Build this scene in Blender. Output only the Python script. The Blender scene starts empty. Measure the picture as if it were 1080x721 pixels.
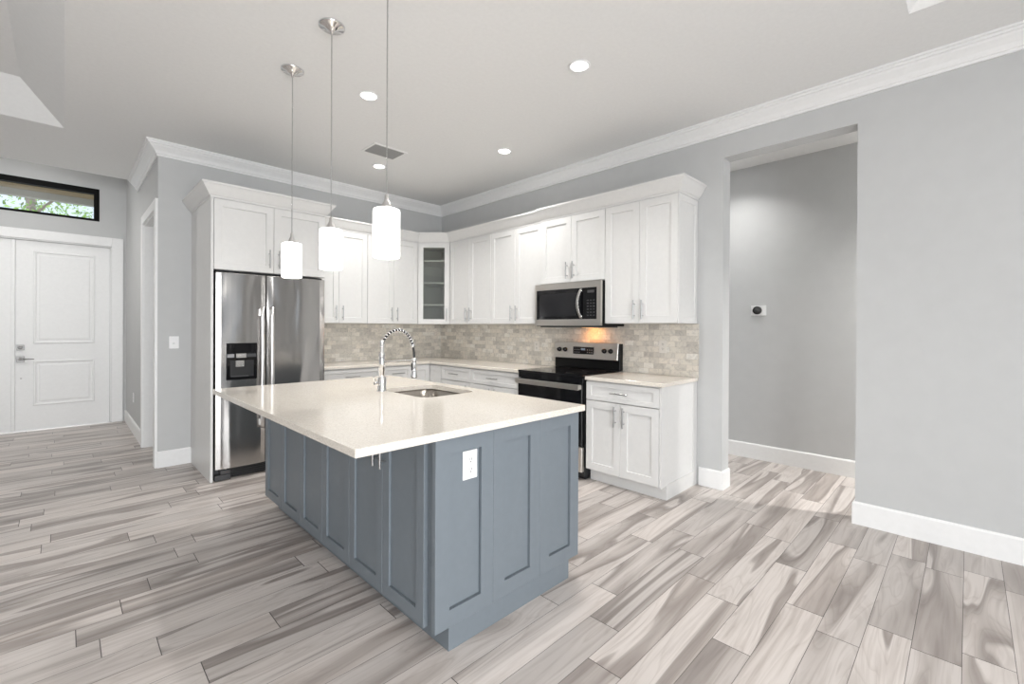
import bpy, bmesh, math, random
from mathutils import Vector, Matrix
from mathutils.geometry import tessellate_polygon

S = bpy.context.scene
COL = S.collection
random.seed(7)
PI = math.pi

# ------------------------------------------------------------------ camera
cam = bpy.data.cameras.new('camera'); cam_o = bpy.data.objects.new('camera', cam); COL.objects.link(cam_o)
RV = Vector((0.71025848, -0.70392220, 0.00514084)); UV = Vector((-0.00184191, 0.00544452, 0.99998348)); FV = Vector((0.70393856, 0.71025622, -0.00257045))
M = Matrix((RV, UV, -FV)).transposed().to_4x4(); M.translation = Vector((-3.86994, -5.35251, 1.32922))
cam_o.matrix_world = M
cam.sensor_fit = 'HORIZONTAL'; cam.sensor_width = 36.0
cam.lens = 477.059 / 1080 * 36; cam.shift_x = 0.0; cam.shift_y = -(360.5 - 347.18) / 1080
cam.clip_start = 0.05
S.camera = cam_o

# ------------------------------------------------------------------ light
S.view_settings.view_transform = 'Standard'; S.view_settings.look = 'None'
S.view_settings.gamma = 1.0; S.view_settings.use_curve_mapping = False
S.view_settings.exposure = 0.31
W = bpy.data.worlds.new('sky'); S.world = W; W.use_nodes = True
bg = W.node_tree.nodes['Background']; bg.inputs[0].default_value = (0.72, 0.85, 1.0, 1); bg.inputs[1].default_value = 1.05

def area(name, loc, direction, sx, sy, watts, color=(1, 1, 1), shape='RECTANGLE', spread=PI):
    L = bpy.data.lights.new(name, 'AREA'); L.shape = shape; L.size = sx
    if shape in ('RECTANGLE', 'ELLIPSE'): L.size_y = sy
    L.energy = watts; L.color = color; L.spread = spread
    o = bpy.data.objects.new(name, L); COL.objects.link(o); o.location = loc
    o.rotation_euler = Vector(direction).to_track_quat('-Z', 'Y').to_euler()
    return o
sun = bpy.data.lights.new('sun', 'SUN'); sun.energy = 3.0; sun.angle = 0.01; sun.color = (1.0, 0.96, 0.9)
sun_o = bpy.data.objects.new('sun', sun); COL.objects.link(sun_o); sun_o.rotation_euler = Vector((0.15, 0.5, -0.87)).to_track_quat('-Z', 'Y').to_euler(); sun_o.location = (-4, -10, 8)
# daylight entering through the openings of the living room behind the camera
area('daylight_patio_door', (-4.8, -8.45, 1.25), (0.0, 1, -0.5), 3.5, 2.3, 260, (0.97, 0.985, 1.0))
FILL_W = 11.0  # each added fill light
CAN_W = 8.6        # each ceiling can light
FILL_CANS = [(-2.6, -6.5), (-4.2, -6.9), (-4.62, 1.2)]  # unseen lights added as fill; the last one lifts the refrigerator side panel

# ------------------------------------------------------------------ materials
def newmat(name):
    m = bpy.data.materials.new(name); m.use_nodes = True
    nt = m.node_tree
    return m, nt, nt.nodes['Principled BSDF'], nt.nodes['Material Output']

def nd(nt, t, **kw):
    n = nt.nodes.new(t)
    for k, v in kw.items():
        setattr(n, k, v)
    return n

def math_n(nt, op, a, b=None, c=None):
    n = nt.nodes.new('ShaderNodeMath'); n.operation = op
    for i, v in enumerate((a, b, c)):
        if v is None: continue
        if isinstance(v, (int, float)): n.inputs[i].default_value = v
        else: nt.links.new(v, n.inputs[i])
    return n.outputs[0]

def ramp(nt, fac, stops):
    n = nt.nodes.new('ShaderNodeValToRGB'); e = n.color_ramp.elements
    while len(e) < len(stops): e.new(0.5)
    for el, (p, c) in zip(e, stops):
        el.position = p; el.color = (*c, 1)
    nt.links.new(fac, n.inputs[0]); return n.outputs[0]

def lin(r, g, b):
    f = lambda v: (v / 255 / 12.92) if v <= 10 else ((v / 255 + 0.055) / 1.055) ** 2.4
    return (f(r), f(g), f(b))

def plain(name, col, rough=0.5, metal=0.0, noise=0.0, nscale=30, bump=0.0, spec=0.5, coat=0.0):
    """principled with a faint procedural variation"""
    m, nt, p, out = newmat(name)
    p.inputs['Roughness'].default_value = rough; p.inputs['Metallic'].default_value = metal
    p.inputs['Specular IOR Level'].default_value = spec; p.inputs['Coat Weight'].default_value = coat
    tc = nd(nt, 'ShaderNodeNewGeometry')
    n = nd(nt, 'ShaderNodeTexNoise'); n.inputs['Scale'].default_value = nscale; n.inputs['Detail'].default_value = 3
    nt.links.new(tc.outputs['Position'], n.inputs['Vector'])
    k = noise or 0.015
    c = ramp(nt, n.outputs['Fac'], [(0.3, tuple(v * (1 - k) for v in col)), (0.7, tuple(min(1, v * (1 + k)) for v in col))])
    nt.links.new(c, p.inputs['Base Color'])
    if bump:
        b = nd(nt, 'ShaderNodeBump'); b.inputs['Strength'].default_value = bump; b.inputs['Distance'].default_value = 0.002
        nt.links.new(n.outputs['Fac'], b.inputs['Height']); nt.links.new(b.outputs[0], p.inputs['Normal'])
    return m

def emit(name, col, strength):
    m, nt, p, out = newmat(name)
    p.inputs['Base Color'].default_value = (*col, 1)
    p.inputs['Emission Color'].default_value = (*col, 1); p.inputs['Emission Strength'].default_value = strength
    return m

def metal_brushed(name, col, rough=0.28, wav=0.0, axis=2, freq=900):
    m, nt, p, out = newmat(name)
    p.inputs['Metallic'].default_value = 1.0; p.inputs['Roughness'].default_value = rough
    g = nd(nt, 'ShaderNodeNewGeometry')
    mp = nd(nt, 'ShaderNodeMapping'); sc = [freq, freq, freq]; sc[axis] = 3
    mp.inputs['Scale'].default_value = sc
    nt.links.new(g.outputs['Position'], mp.inputs['Vector'])
    n = nd(nt, 'ShaderNodeTexNoise'); n.inputs['Scale'].default_value = 1.0; n.inputs['Detail'].default_value = 2
    nt.links.new(mp.outputs[0], n.inputs['Vector'])
    c = ramp(nt, n.outputs['Fac'], [(0.3, tuple(v * 0.94 for v in col)), (0.7, col)])
    nt.links.new(c, p.inputs['Base Color'])
    if wav:
        mp2 = nd(nt, 'ShaderNodeMapping'); mp2.inputs['Scale'].default_value = (5.0, 5.0, 1.1)
        nt.links.new(g.outputs['Position'], mp2.inputs['Vector'])
        n2 = nd(nt, 'ShaderNodeTexNoise'); n2.inputs['Scale'].default_value = 1.0; n2.inputs['Detail'].default_value = 1; n2.inputs['Distortion'].default_value = 0.6
        nt.links.new(mp2.outputs[0], n2.inputs['Vector'])
        b = nd(nt, 'ShaderNodeBump'); b.inputs['Strength'].default_value = 1.0; b.inputs['Distance'].default_value = wav
        nt.links.new(n2.outputs['Fac'], b.inputs['Height']); nt.links.new(b.outputs[0], p.inputs['Normal'])
    return m

def floor_material():
    m, nt, p, out = newmat('wood_look_plank_tile')
    g = nd(nt, 'ShaderNodeNewGeometry'); sp = nd(nt, 'ShaderNodeSeparateXYZ'); nt.links.new(g.outputs['Position'], sp.inputs[0])
    X, Y = sp.outputs[0], sp.outputs[1]
    PW, PL = 0.1518, 0.914
    yy = math_n(nt, 'DIVIDE', math_n(nt, 'ADD', Y, 5.038 + PW * 40), PW)
    row = math_n(nt, 'FLOOR', yy); fy = math_n(nt, 'FRACT', yy)
    wn = nd(nt, 'ShaderNodeTexWhiteNoise', noise_dimensions='1D'); nt.links.new(math_n(nt, 'ADD', row, 0.37), wn.inputs['W'])
    xx = math_n(nt, 'ADD', math_n(nt, 'DIVIDE', math_n(nt, 'ADD', X, 20.0), PL), wn.outputs['Value'])
    colm = math_n(nt, 'FLOOR', xx); fx = math_n(nt, 'FRACT', xx)
    pid = math_n(nt, 'ADD', math_n(nt, 'MULTIPLY', row, 13.71), math_n(nt, 'MULTIPLY', colm, 7.13))
    w2 = nd(nt, 'ShaderNodeTexWhiteNoise', noise_dimensions='1D'); nt.links.new(pid, w2.inputs['W'])
    w3 = nd(nt, 'ShaderNodeTexWhiteNoise', noise_dimensions='1D'); nt.links.new(math_n(nt, 'ADD', pid, 3.3), w3.inputs['W'])
    tone = w2.outputs['Value']
    # grain space: stretched along the plank, shifted per plank
    cb = nd(nt, 'ShaderNodeCombineXYZ')
    nt.links.new(math_n(nt, 'ADD', math_n(nt, 'MULTIPLY', X, 0.58), math_n(nt, 'MULTIPLY', tone, 57.0)), cb.inputs[0])
    nt.links.new(math_n(nt, 'ADD', math_n(nt, 'MULTIPLY', Y, 5.2), math_n(nt, 'MULTIPLY', w3.outputs['Value'], 91.0)), cb.inputs[1])
    n1 = nd(nt, 'ShaderNodeTexNoise'); n1.inputs['Scale'].default_value = 1.25; n1.inputs['Detail'].default_value = 1.2; n1.inputs['Distortion'].default_value = 0.75
    nt.links.new(cb.outputs[0], n1.inputs['Vector'])
    saw = math_n(nt, 'FRACT', math_n(nt, 'ADD', math_n(nt, 'MULTIPLY', n1.outputs['Fac'], 2.3), tone))
    c1 = ramp(nt, saw, [(0.0, (0.60, 0.555, 0.525)), (0.45, (0.56, 0.515, 0.485)), (0.70, (0.42, 0.378, 0.352)), (0.88, (0.30, 0.265, 0.245)), (0.94, (0.36, 0.322, 0.30)), (1.0, (0.60, 0.555, 0.525))])
    ring = math_n(nt, 'FRACT', math_n(nt, 'MULTIPLY', n1.outputs['Fac'], 13.0))
    c4 = ramp(nt, ring, [(0.0, (0.84, 0.825, 0.815)), (0.10, (1, 1, 1)), (0.80, (1, 1, 1)), (1.0, (0.90, 0.89, 0.88))])
    mx0 = nd(nt, 'ShaderNodeMix', data_type='RGBA', blend_type='MULTIPLY'); mx0.inputs[0].default_value = 0.75
    nt.links.new(c1, mx0.inputs[6]); nt.links.new(c4, mx0.inputs[7]); c1 = mx0.outputs[2]
    # fine streaks
    cb2 = nd(nt, 'ShaderNodeCombineXYZ')
    nt.links.new(math_n(nt, 'ADD', math_n(nt, 'MULTIPLY', X, 2.4), math_n(nt, 'MULTIPLY', tone, 31.0)), cb2.inputs[0])
    nt.links.new(math_n(nt, 'ADD', math_n(nt, 'MULTIPLY', Y, 46.0), math_n(nt, 'MULTIPLY', n1.outputs['Fac'], 14.0)), cb2.inputs[1])
    n2 = nd(nt, 'ShaderNodeTexNoise'); n2.inputs['Scale'].default_value = 1.0; n2.inputs['Detail'].default_value = 4
    nt.links.new(cb2.outputs[0], n2.inputs['Vector'])
    c2 = ramp(nt, n2.outputs['Fac'], [(0.30, (0.78, 0.76, 0.75)), (0.55, (1, 1, 1))])
    mx = nd(nt, 'ShaderNodeMix', data_type='RGBA', blend_type='MULTIPLY'); mx.inputs[0].default_value = 0.85
    nt.links.new(c1, mx.inputs[6]); nt.links.new(c2, mx.inputs[7])
    # plain light planks versus figured planks
    c3 = ramp(nt, w3.outputs['Value'], [(0.0, (0.86, 0.86, 0.86)), (0.5, (1.0, 1.0, 1.0)), (1.0, (1.10, 1.09, 1.08))])
    mx2 = nd(nt, 'ShaderNodeMix', data_type='RGBA', blend_type='MULTIPLY'); mx2.inputs[0].default_value = 1.0
    nt.links.new(mx.outputs[2], mx2.inputs[6]); nt.links.new(c3, mx2.inputs[7])
    ey = math_n(nt, 'MULTIPLY', math_n(nt, 'MINIMUM', fy, math_n(nt, 'SUBTRACT', 1.0, fy)), PW)
    exx = math_n(nt, 'MULTIPLY', math_n(nt, 'MINIMUM', fx, math_n(nt, 'SUBTRACT', 1.0, fx)), PL)
    gy = math_n(nt, 'MULTIPLY', math_n(nt, 'LESS_THAN', ey, 0.0012), 0.8); gx = math_n(nt, 'LESS_THAN', exx, 0.0017)
    gap = math_n(nt, 'MAXIMUM', gx, gy)
    mx3 = nd(nt, 'ShaderNodeMix', data_type='RGBA'); nt.links.new(gap, mx3.inputs[0])
    nt.links.new(mx2.outputs[2], mx3.inputs[6]); mx3.inputs[7].default_value = (0.075, 0.066, 0.06, 1)
    nt.links.new(mx3.outputs[2], p.inputs['Base Color'])
    p.inputs['Roughness'].default_value = 0.36; p.inputs['Specular IOR Level'].default_value = 0.35
    b = nd(nt, 'ShaderNodeBump'); b.inputs['Strength'].default_value = 0.4; b.inputs['Distance'].default_value = 0.001; b.invert = True
    nt.links.new(gap, b.inputs['Height']); nt.links.new(b.outputs[0], p.inputs['Normal'])
    return m

def tile_material():
    m, nt, p, out = newmat('tumbled_stone_subway_tile')
    g = nd(nt, 'ShaderNodeNewGeometry'); sp = nd(nt, 'ShaderNodeSeparateXYZ'); nt.links.new(g.outputs['Position'], sp.inputs[0])
    U = math_n(nt, 'SUBTRACT', sp.outputs[0], sp.outputs[1]); Z = sp.outputs[2]
    TH, TW = 0.0509, 0.102
    zz = math_n(nt, 'DIVIDE', math_n(nt, 'SUBTRACT', Z, 0.914 - TH * 4), TH)
    row = math_n(nt, 'FLOOR', zz); fz = math_n(nt, 'FRACT', zz)
    uu = math_n(nt, 'ADD', math_n(nt, 'DIVIDE', math_n(nt, 'ADD', U, 30.0), TW), math_n(nt, 'MULTIPLY', math_n(nt, 'MODULO', row, 2.0), 0.5))
    cl = math_n(nt, 'FLOOR', uu); fu = math_n(nt, 'FRACT', uu)
    pid = math_n(nt, 'ADD', math_n(nt, 'MULTIPLY', row, 17.31), math_n(nt, 'MULTIPLY', cl, 5.77))
    w = nd(nt, 'ShaderNodeTexWhiteNoise', noise_dimensions='1D'); nt.links.new(pid, w.inputs['W'])
    base = ramp(nt, w.outputs['Value'], [(0.0, lin(192, 187, 179)), (0.25, lin(206, 201, 192)), (0.5, lin(215, 210, 200)), (0.75, lin(221, 214, 203)), (1.0, lin(228, 225, 218))])
    cb = nd(nt, 'ShaderNodeCombineXYZ')
    nt.links.new(math_n(nt, 'ADD', U, math_n(nt, 'MULTIPLY', w.outputs['Value'], 40)), cb.inputs[0]); nt.links.new(Z, cb.inputs[1])
    n = nd(nt, 'ShaderNodeTexNoise'); n.inputs['Scale'].default_value = 22; n.inputs['Detail'].default_value = 5; n.inputs['Distortion'].default_value = 1.2
    nt.links.new(cb.outputs[0], n.inputs['Vector'])
    v = ramp(nt, n.outputs['Fac'], [(0.30, (0.70, 0.70, 0.71)), (0.5, (1, 1, 1)), (0.72, (1.1, 1.09, 1.06))])
    mx = nd(nt, 'ShaderNodeMix', data_type='RGBA', blend_type='MULTIPLY'); mx.inputs[0].default_value = 0.8
    nt.links.new(base, mx.inputs[6]); nt.links.new(v, mx.inputs[7])
    ez = math_n(nt, 'MULTIPLY', math_n(nt, 'MINIMUM', fz, math_n(nt, 'SUBTRACT', 1.0, fz)), TH)
    eu = math_n(nt, 'MULTIPLY', math_n(nt, 'MINIMUM', fu, math_n(nt, 'SUBTRACT', 1.0, fu)), TW)
    gap = math_n(nt, 'LESS_THAN', math_n(nt, 'MINIMUM', ez, eu), 0.0014)
    mx3 = nd(nt, 'ShaderNodeMix', data_type='RGBA'); nt.links.new(gap, mx3.inputs[0])
    nt.links.new(mx.outputs[2], mx3.inputs[6]); mx3.inputs[7].default_value = (*lin(196, 189, 178), 1)
    nt.links.new(mx3.outputs[2], p.inputs['Base Color'])
    p.inputs['Roughness'].default_value = 0.42
    b = nd(nt, 'ShaderNodeBump'); b.inputs['Strength'].default_value = 0.6; b.inputs['Distance'].default_value = 0.0015; b.invert = True
    nt.links.new(gap, b.inputs['Height']); nt.links.new(b.outputs[0], p.inputs['Normal'])
    return m

def quartz_material():
    m, nt, p, out = newmat('cream_quartz')
    g = nd(nt, 'ShaderNodeNewGeometry')
    v = nd(nt, 'ShaderNodeTexVoronoi'); v.inputs['Scale'].default_value = 260
    nt.links.new(g.outputs['Position'], v.inputs['Vector'])
    sp = nd(nt, 'ShaderNodeSeparateColor'); nt.links.new(v.outputs['Color'], sp.inputs[0])
    c = ramp(nt, sp.outputs[0], [(0.0, (0.60, 0.55, 0.48)), (0.2, (0.74, 0.685, 0.61)), (0.8, (0.78, 0.725, 0.65)), (1.0, (0.85, 0.81, 0.75))])
    nt.links.new(c, p.inputs['Base Color'])
    p.inputs['Roughness'].default_value = 0.10; p.inputs['Specular IOR Level'].default_value = 0.55
    return m

def glass_mat(name, tint=(1, 1, 1), rough=0.0, refl=0.08):
    m, nt, p, out = newmat(name)
    nt.nodes.remove(p)
    t = nd(nt, 'ShaderNodeBsdfTransparent'); t.inputs[0].default_value = (*tint, 1)
    gl = nd(nt, 'ShaderNodeBsdfGlossy'); gl.inputs['Roughness'].default_value = rough
    fr = nd(nt, 'ShaderNodeFresnel'); fr.inputs[0].default_value = 1.45
    mx = nd(nt, 'ShaderNodeMixShader')
    nt.links.new(math_n(nt, 'ADD', fr.outputs[0], refl - 0.04), mx.inputs[0])
    nt.links.new(t.outputs[0], mx.inputs[1]); nt.links.new(gl.outputs[0], mx.inputs[2]); nt.links.new(mx.outputs[0], out.inputs[0])
    return m

MT = dict(
    floor=floor_material(), tile=tile_material(), quartz=quartz_material(),
    wall=plain('grey_wall_paint', (0.545, 0.55, 0.548), 0.75, nscale=9, bump=0.05, spec=0.25),
    ceil=plain('ceiling_paint', (0.83, 0.83, 0.82), 0.85, nscale=40, bump=0.12, spec=0.2),
    trim=plain('white_trim_paint', (0.84, 0.84, 0.835), 0.45, spec=0.4),
    cab=plain('white_cabinet_lacquer', (0.71, 0.705, 0.692), 0.38, spec=0.45),
    blue=plain('blue_grey_cabinet_lacquer', (0.168, 0.194, 0.217), 0.40, noise=0.02, spec=0.45),
    kick=plain('dark_toe_kick', (0.02, 0.02, 0.022), 0.6),
    steel=metal_brushed('brushed_stainless', (0.60, 0.585, 0.565), 0.27),
    steel_h=metal_brushed('brushed_stainless_across', (0.66, 0.63, 0.59), 0.30, axis=1),
    fridge=metal_brushed('fridge_stainless', (0.50, 0.485, 0.47), 0.19, wav=0.014), lockmetal=plain('aged_nickel', (0.20, 0.195, 0.19), 0.4, 1.0), satin=plain('satin_stainless', (0.74, 0.73, 0.72), 0.34, 1.0), almond=plain('almond_plastic', (0.72, 0.69, 0.64), 0.4), dkglass=plain('smoked_window', (0.018, 0.018, 0.02), 0.12, spec=0.3), matblack=plain('matt_black_enamel', (0.008, 0.008, 0.008), 0.35, spec=0.15),
    sink=metal_brushed('sink_stainless', (0.36, 0.33, 0.295), 0.24, axis=0),
    chrome=plain('chrome', (0.78, 0.78, 0.78), 0.10, 1.0),
    nickel=plain('satin_nickel', (0.62, 0.61, 0.60), 0.28, 1.0),
    handle=plain('brushed_nickel_pull', (0.42, 0.42, 0.42), 0.30, 1.0),
    black=plain('black_glass', (0.006, 0.006, 0.007), 0.07, spec=0.35),
    blackp=plain('black_plastic', (0.014, 0.014, 0.015), 0.4),
    grey=plain('dark_grey_plastic', (0.05, 0.05, 0.052), 0.5),
    greyl=plain('grey_plastic', (0.30, 0.30, 0.31), 0.4),
    white=plain('white_plastic', (0.85, 0.85, 0.85), 0.35),
    cabin=plain('cabinet_interior', (0.42, 0.425, 0.40), 0.7),
    shade=emit('lit_opal_glass', (1.0, 0.985, 0.96), 2.6),
    lens=emit('lit_can_lens', (1.0, 0.98, 0.95), 9.0),
    bulbw=emit('lit_hood_lens', (1.0, 0.62, 0.28), 0.8),
    disp=emit('range_display', (0.16, 0.22, 0.30), 0.25),
    glass=glass_mat('window_glass'),
    cabglass=glass_mat('cabinet_glass', (0.90, 0.92, 0.89), 0.03, 0.12),
    cord=glass_mat('clear_cord_sleeve', (0.88, 0.88, 0.88), 0.15, 0.25),
    soffit=plain('brown_soffit', (0.30, 0.215, 0.10), 0.8),
    fascia=plain('grey_fascia', (0.42, 0.41, 0.36), 0.8),
    bronze=plain('black_window_frame', (0.005, 0.005, 0.005), 0.6, spec=0.1),
    bark=plain('bark', (0.32, 0.26, 0.22), 0.9, noise=0.3),
    leaf=plain('leaf', (0.24, 0.42, 0.08), 0.6, noise=0.5, nscale=3),
    vent=plain('vent_grey_slats', (0.30, 0.30, 0.295), 0.5),
)

# ------------------------------------------------------------------ mesh helpers
class MB:
    def __init__(s): s.v = []; s.f = []; s.sm = []
    def add(s, vs, fs, smooth=False):
        k = len(s.v); s.v += [tuple(v) for v in vs]
        for f in fs: s.f.append(tuple(i + k for i in f)); s.sm.append(smooth)
        return s
    def box(s, x0, x1, y0, y1, z0, z1):
        x0, x1 = sorted((x0, x1)); y0, y1 = sorted((y0, y1)); z0, z1 = sorted((z0, z1))
        return s.add([(x0, y0, z0), (x1, y0, z0), (x1, y1, z0), (x0, y1, z0), (x0, y0, z1), (x1, y0, z1), (x1, y1, z1), (x0, y1, z1)],
                     [(0, 3, 2, 1), (4, 5, 6, 7), (0, 1, 5, 4), (1, 2, 6, 5), (2, 3, 7, 6), (3, 0, 4, 7)])
    def prism(s, poly, z0, z1):
        n = len(poly)
        a = sum(poly[i][0] * poly[(i + 1) % n][1] - poly[(i + 1) % n][0] * poly[i][1] for i in range(n))
        if a < 0: poly = poly[::-1]
        vs = [(x, y, z0) for x, y in poly] + [(x, y, z1) for x, y in poly]
        fs = [tuple(range(n))[::-1], tuple(range(n, 2 * n))] + [(i, (i + 1) % n, n + (i + 1) % n, n + i) for i in range(n)]
        return s.add(vs, fs)
    def tube(s, pts, r, n=10, caps=True, closed=False):
        pts = [Vector(p) for p in pts]; m = len(pts)
        rr = r if isinstance(r, (list, tuple)) else [r] * m
        ref = None; vs = []
        for i, p in enumerate(pts):
            t = (pts[min(i + 1, m - 1)] - pts[max(i - 1, 0)]).normalized()
            if ref is None:
                ref = t.orthogonal().normalized()
            ref = (ref - t * ref.dot(t))
            ref = ref.normalized() if ref.length > 1e-6 else t.orthogonal().normalized()
            b = t.cross(ref)
            for k in range(n):
                a = 2 * PI * k / n; vs.append(p + (ref * math.cos(a) + b * math.sin(a)) * rr[i])
        fs = []
        for i in range(m - 1):
            for k in range(n):
                k2 = (k + 1) % n; fs.append((i * n + k, i * n + k2, (i + 1) * n + k2, (i + 1) * n + k))
        s.add(vs, fs, True)
        if caps:
            s.add(vs[:n], [tuple(range(n))[::-1]]); s.add(vs[-n:], [tuple(range(n))])
        return s
    def lathe(s, c, prof, n=32, axis=(0, 0, 1), smooth=True, capA=False, capB=False):
        c = Vector(c); ax = Vector(axis).normalized(); e1 = ax.orthogonal().normalized(); e2 = ax.cross(e1)
        vs = []
        for r, h in prof:
            for k in range(n):
                a = 2 * PI * k / n; vs.append(c + ax * h + (e1 * math.cos(a) + e2 * math.sin(a)) * r)
        fs = []
        for i in range(len(prof) - 1):
            for k in range(n):
                k2 = (k + 1) % n; fs.append((i * n + k, i * n + k2, (i + 1) * n + k2, (i + 1) * n + k))
        s.add(vs, fs, smooth)
        if capA: s.add(vs[:n], [tuple(range(n))[::-1]])
        if capB: s.add(vs[-n:], [tuple(range(n))])
        return s
    def sweep(s, path, prof):
        """closed profile (offset to the right of travel, z) along a 2-D path with mitred corners"""
        n = len(path); P = [Vector(p) for p in path]; k = len(prof); vs = []
        for i in range(n):
            d0 = (P[i] - P[i - 1]).normalized() if i > 0 else None
            d1 = (P[i + 1] - P[i]).normalized() if i < n - 1 else None
            n0 = Vector((d0.y, -d0.x)) if d0 else None; n1 = Vector((d1.y, -d1.x)) if d1 else None
            if n0 is None: mm = n1
            elif n1 is None: mm = n0
            else: mm = (n0 + n1) / (1 + n0.dot(n1))
            for o, z in prof: q = P[i] + mm * o; vs.append((q.x, q.y, z))
        fs = [(i * k + j, i * k + (j + 1) % k, (i + 1) * k + (j + 1) % k, (i + 1) * k + j) for i in range(n - 1) for j in range(k)]
        fs += [tuple(range(k))[::-1], tuple(range((n - 1) * k, n * k))]
        return s.add(vs, fs)
    def frame3(s, O, U, N, verts, faces, smooth=False):
        """verts (a, z, c): a along U, z up, c along N (outward)"""
        O = Vector(O); U = Vector(U); N = Vector(N)
        return s.add([O + U * a + Vector((0, 0, z)) + N * c for a, z, c in verts], faces, smooth)
    def slab(s, O, U, N, a0, a1, z0, z1, c0, c1):
        vs = [(a0, z0, c0), (a1, z0, c0), (a1, z1, c0), (a0, z1, c0), (a0, z0, c1), (a1, z0, c1), (a1, z1, c1), (a0, z1, c1)]
        return s.frame3(O, U, N, vs, [(0, 3, 2, 1), (4, 5, 6, 7), (0, 1, 5, 4), (1, 2, 6, 5), (2, 3, 7, 6), (3, 0, 4, 7)])
    def shaker(s, O, U, N, a0, a1, z0, z1, t=0.02, st=0.062, rec=0.011, sl=0.003, rails=None, groove=0.0):
        """door with a recessed flat panel; front face at c = 0, back at c = -t"""
        rt, rb = rails or (st, st)
        o = [(a0, z0), (a1, z0), (a1, z1), (a0, z1)]
        i1 = [(a0 + st, z0 + rb), (a1 - st, z0 + rb), (a1 - st, z1 - rt), (a0 + st, z1 - rt)]
        i2 = [(a0 + st + sl, z0 + rb + sl), (a1 - st - sl, z0 + rb + sl), (a1 - st - sl, z1 - rt - sl), (a0 + st + sl, z1 - rt - sl)]
        if groove:
            g0 = groove
            return s.shaker_grooved(O, U, N, o, i1, a0, a1, z0, z1, st, rt, rb, t, rec, g0)
        e = 0.002
        of = [(a0 + e, z0 + e), (a1 - e, z0 + e), (a1 - e, z1 - e), (a0 + e, z1 - e)]
        vs = [(*p, -t) for p in o] + [(*p, -e) for p in o] + [(*p, 0) for p in of] + [(*p, 0) for p in i1] + [(*p, -rec) for p in i2]
        fs = [(3, 2, 1, 0), (16, 17, 18, 19)]
        for r in range(4):
            for k in range(4):
                k2 = (k + 1) % 4; fs.append((r * 4 + k, r * 4 + k2, r * 4 + 4 + k2, r * 4 + 4 + k))
        return s.frame3(O, U, N, vs, fs)
    def shaker_grooved(s, O, U, N, o, i1, a0, a1, z0, z1, st, rt, rb, t, rec, g):
        e = 0.0015
        of = [(a0 + e, z0 + e), (a1 - e, z0 + e), (a1 - e, z1 - e), (a0 + e, z1 - e)]
        k = lambda q: [(a0 + st + q, z0 + rb + q), (a1 - st - q, z0 + rb + q), (a1 - st - q, z1 - rt - q), (a0 + st + q, z1 - rt - q)]
        R_ = [[(*p, -t) for p in o], [(*p, -e) for p in o], [(*p, 0) for p in of], [(*p, 0) for p in i1], [(*p, -rec - 0.006) for p in k(0.0)], [(*p, -rec - 0.006) for p in k(g)], [(*p, -rec) for p in k(g)]]
        vs = [p for r in R_ for p in r]; n = len(R_)
        fs = [(3, 2, 1, 0), tuple(range(4 * n - 4, 4 * n))] + [(r * 4 + q, r * 4 + (q + 1) % 4, r * 4 + 4 + (q + 1) % 4, r * 4 + 4 + q) for r in range(n - 1) for q in range(4)]
        return s.frame3(O, U, N, vs, fs)
    def pull(s, O, U, N, a, z, L=0.16, vertical=True, off=0.032, r=0.006):
        O = Vector(O); U = Vector(U); N = Vector(N); up = Vector((0, 0, 1))
        c = O + U * a + up * z; d = up if vertical else U
        s.tube([c + N * off - d * L / 2, c + N * off + d * L / 2], r, 10)
        for q in (-0.3, 0.3):
            s.tube([c + d * L * q, c + N * off + d * L * q], r * 0.75, 8)
        return s
    def build(s, name, mat, parent=None, bevel=0.0, seg=1, origin=None):
        me = bpy.data.meshes.new(name)
        o = Vector((0, 0, 0))
        if parent is not None: o = parent['_o'] if '_o' in parent else Vector((0, 0, 0))
        elif origin is not None: o = Vector(origin)
        else:
            xs = [v[0] for v in s.v]; ys = [v[1] for v in s.v]; zs = [v[2] for v in s.v]
            o = Vector(((min(xs) + max(xs)) / 2, (min(ys) + max(ys)) / 2, min(zs)))
        o = Vector(o)
        me.from_pydata([tuple(Vector(v) - o) for v in s.v], [], s.f)
        for p, sm in zip(me.polygons, s.sm): p.use_smooth = sm
        me.update()
        bm = bmesh.new(); bm.from_mesh(me); bmesh.ops.recalc_face_normals(bm, faces=bm.faces); bm.to_mesh(me); bm.free()
        me.materials.append(MT[mat])
        ob = bpy.data.objects.new(name, me); COL.objects.link(ob)
        if parent is not None: ob.parent = parent
        else: ob.location = o
        ob['_o'] = tuple(o)
        if bevel:
            b = ob.modifiers.new('bevel', 'BEVEL'); b.width = bevel; b.segments = seg; b.limit_method = 'ANGLE'; b.angle_limit = 0.6
            b.harden_normals = False
        return ob

def tag(o, label, cat, group=None, kind=None):
    o['label'] = label; o['category'] = cat
    if group: o['group'] = group
    if kind: o['kind'] = kind
    return o

def thing(name, label, cat, loc, group=None):
    o = bpy.data.objects.new(name, None); COL.objects.link(o); o.location = loc; o['_o'] = tuple(loc)
    o.empty_display_size = 0.1
    return tag(o, label, cat, group)

def struct(name, mb, mat, parent=None, bevel=0.0):
    o = mb.build(name, mat, parent, bevel=bevel)
    if parent is None: o['kind'] = 'structure'
    return o

X_, Y_ = (1, 0, 0), (0, 1, 0)
NX, NY = (-1, 0, 0), (0, -1, 0)

# ================================================================== STRUCTURE
CZ = 3.05
WL = -3.245                       # left end of the kitchen's back wall
JA, JB = -3.921, -4.81            # opening to the hall in the right wall
OH = 2.747
FD = 3.0                          # front door wall
FE = 1.62                         # where the main ceiling ends and the taller foyer begins

struct('floor', MB().box(-8.6, 1.35, -8.6, FD + 0.15, -0.08, 0), 'floor')

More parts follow.
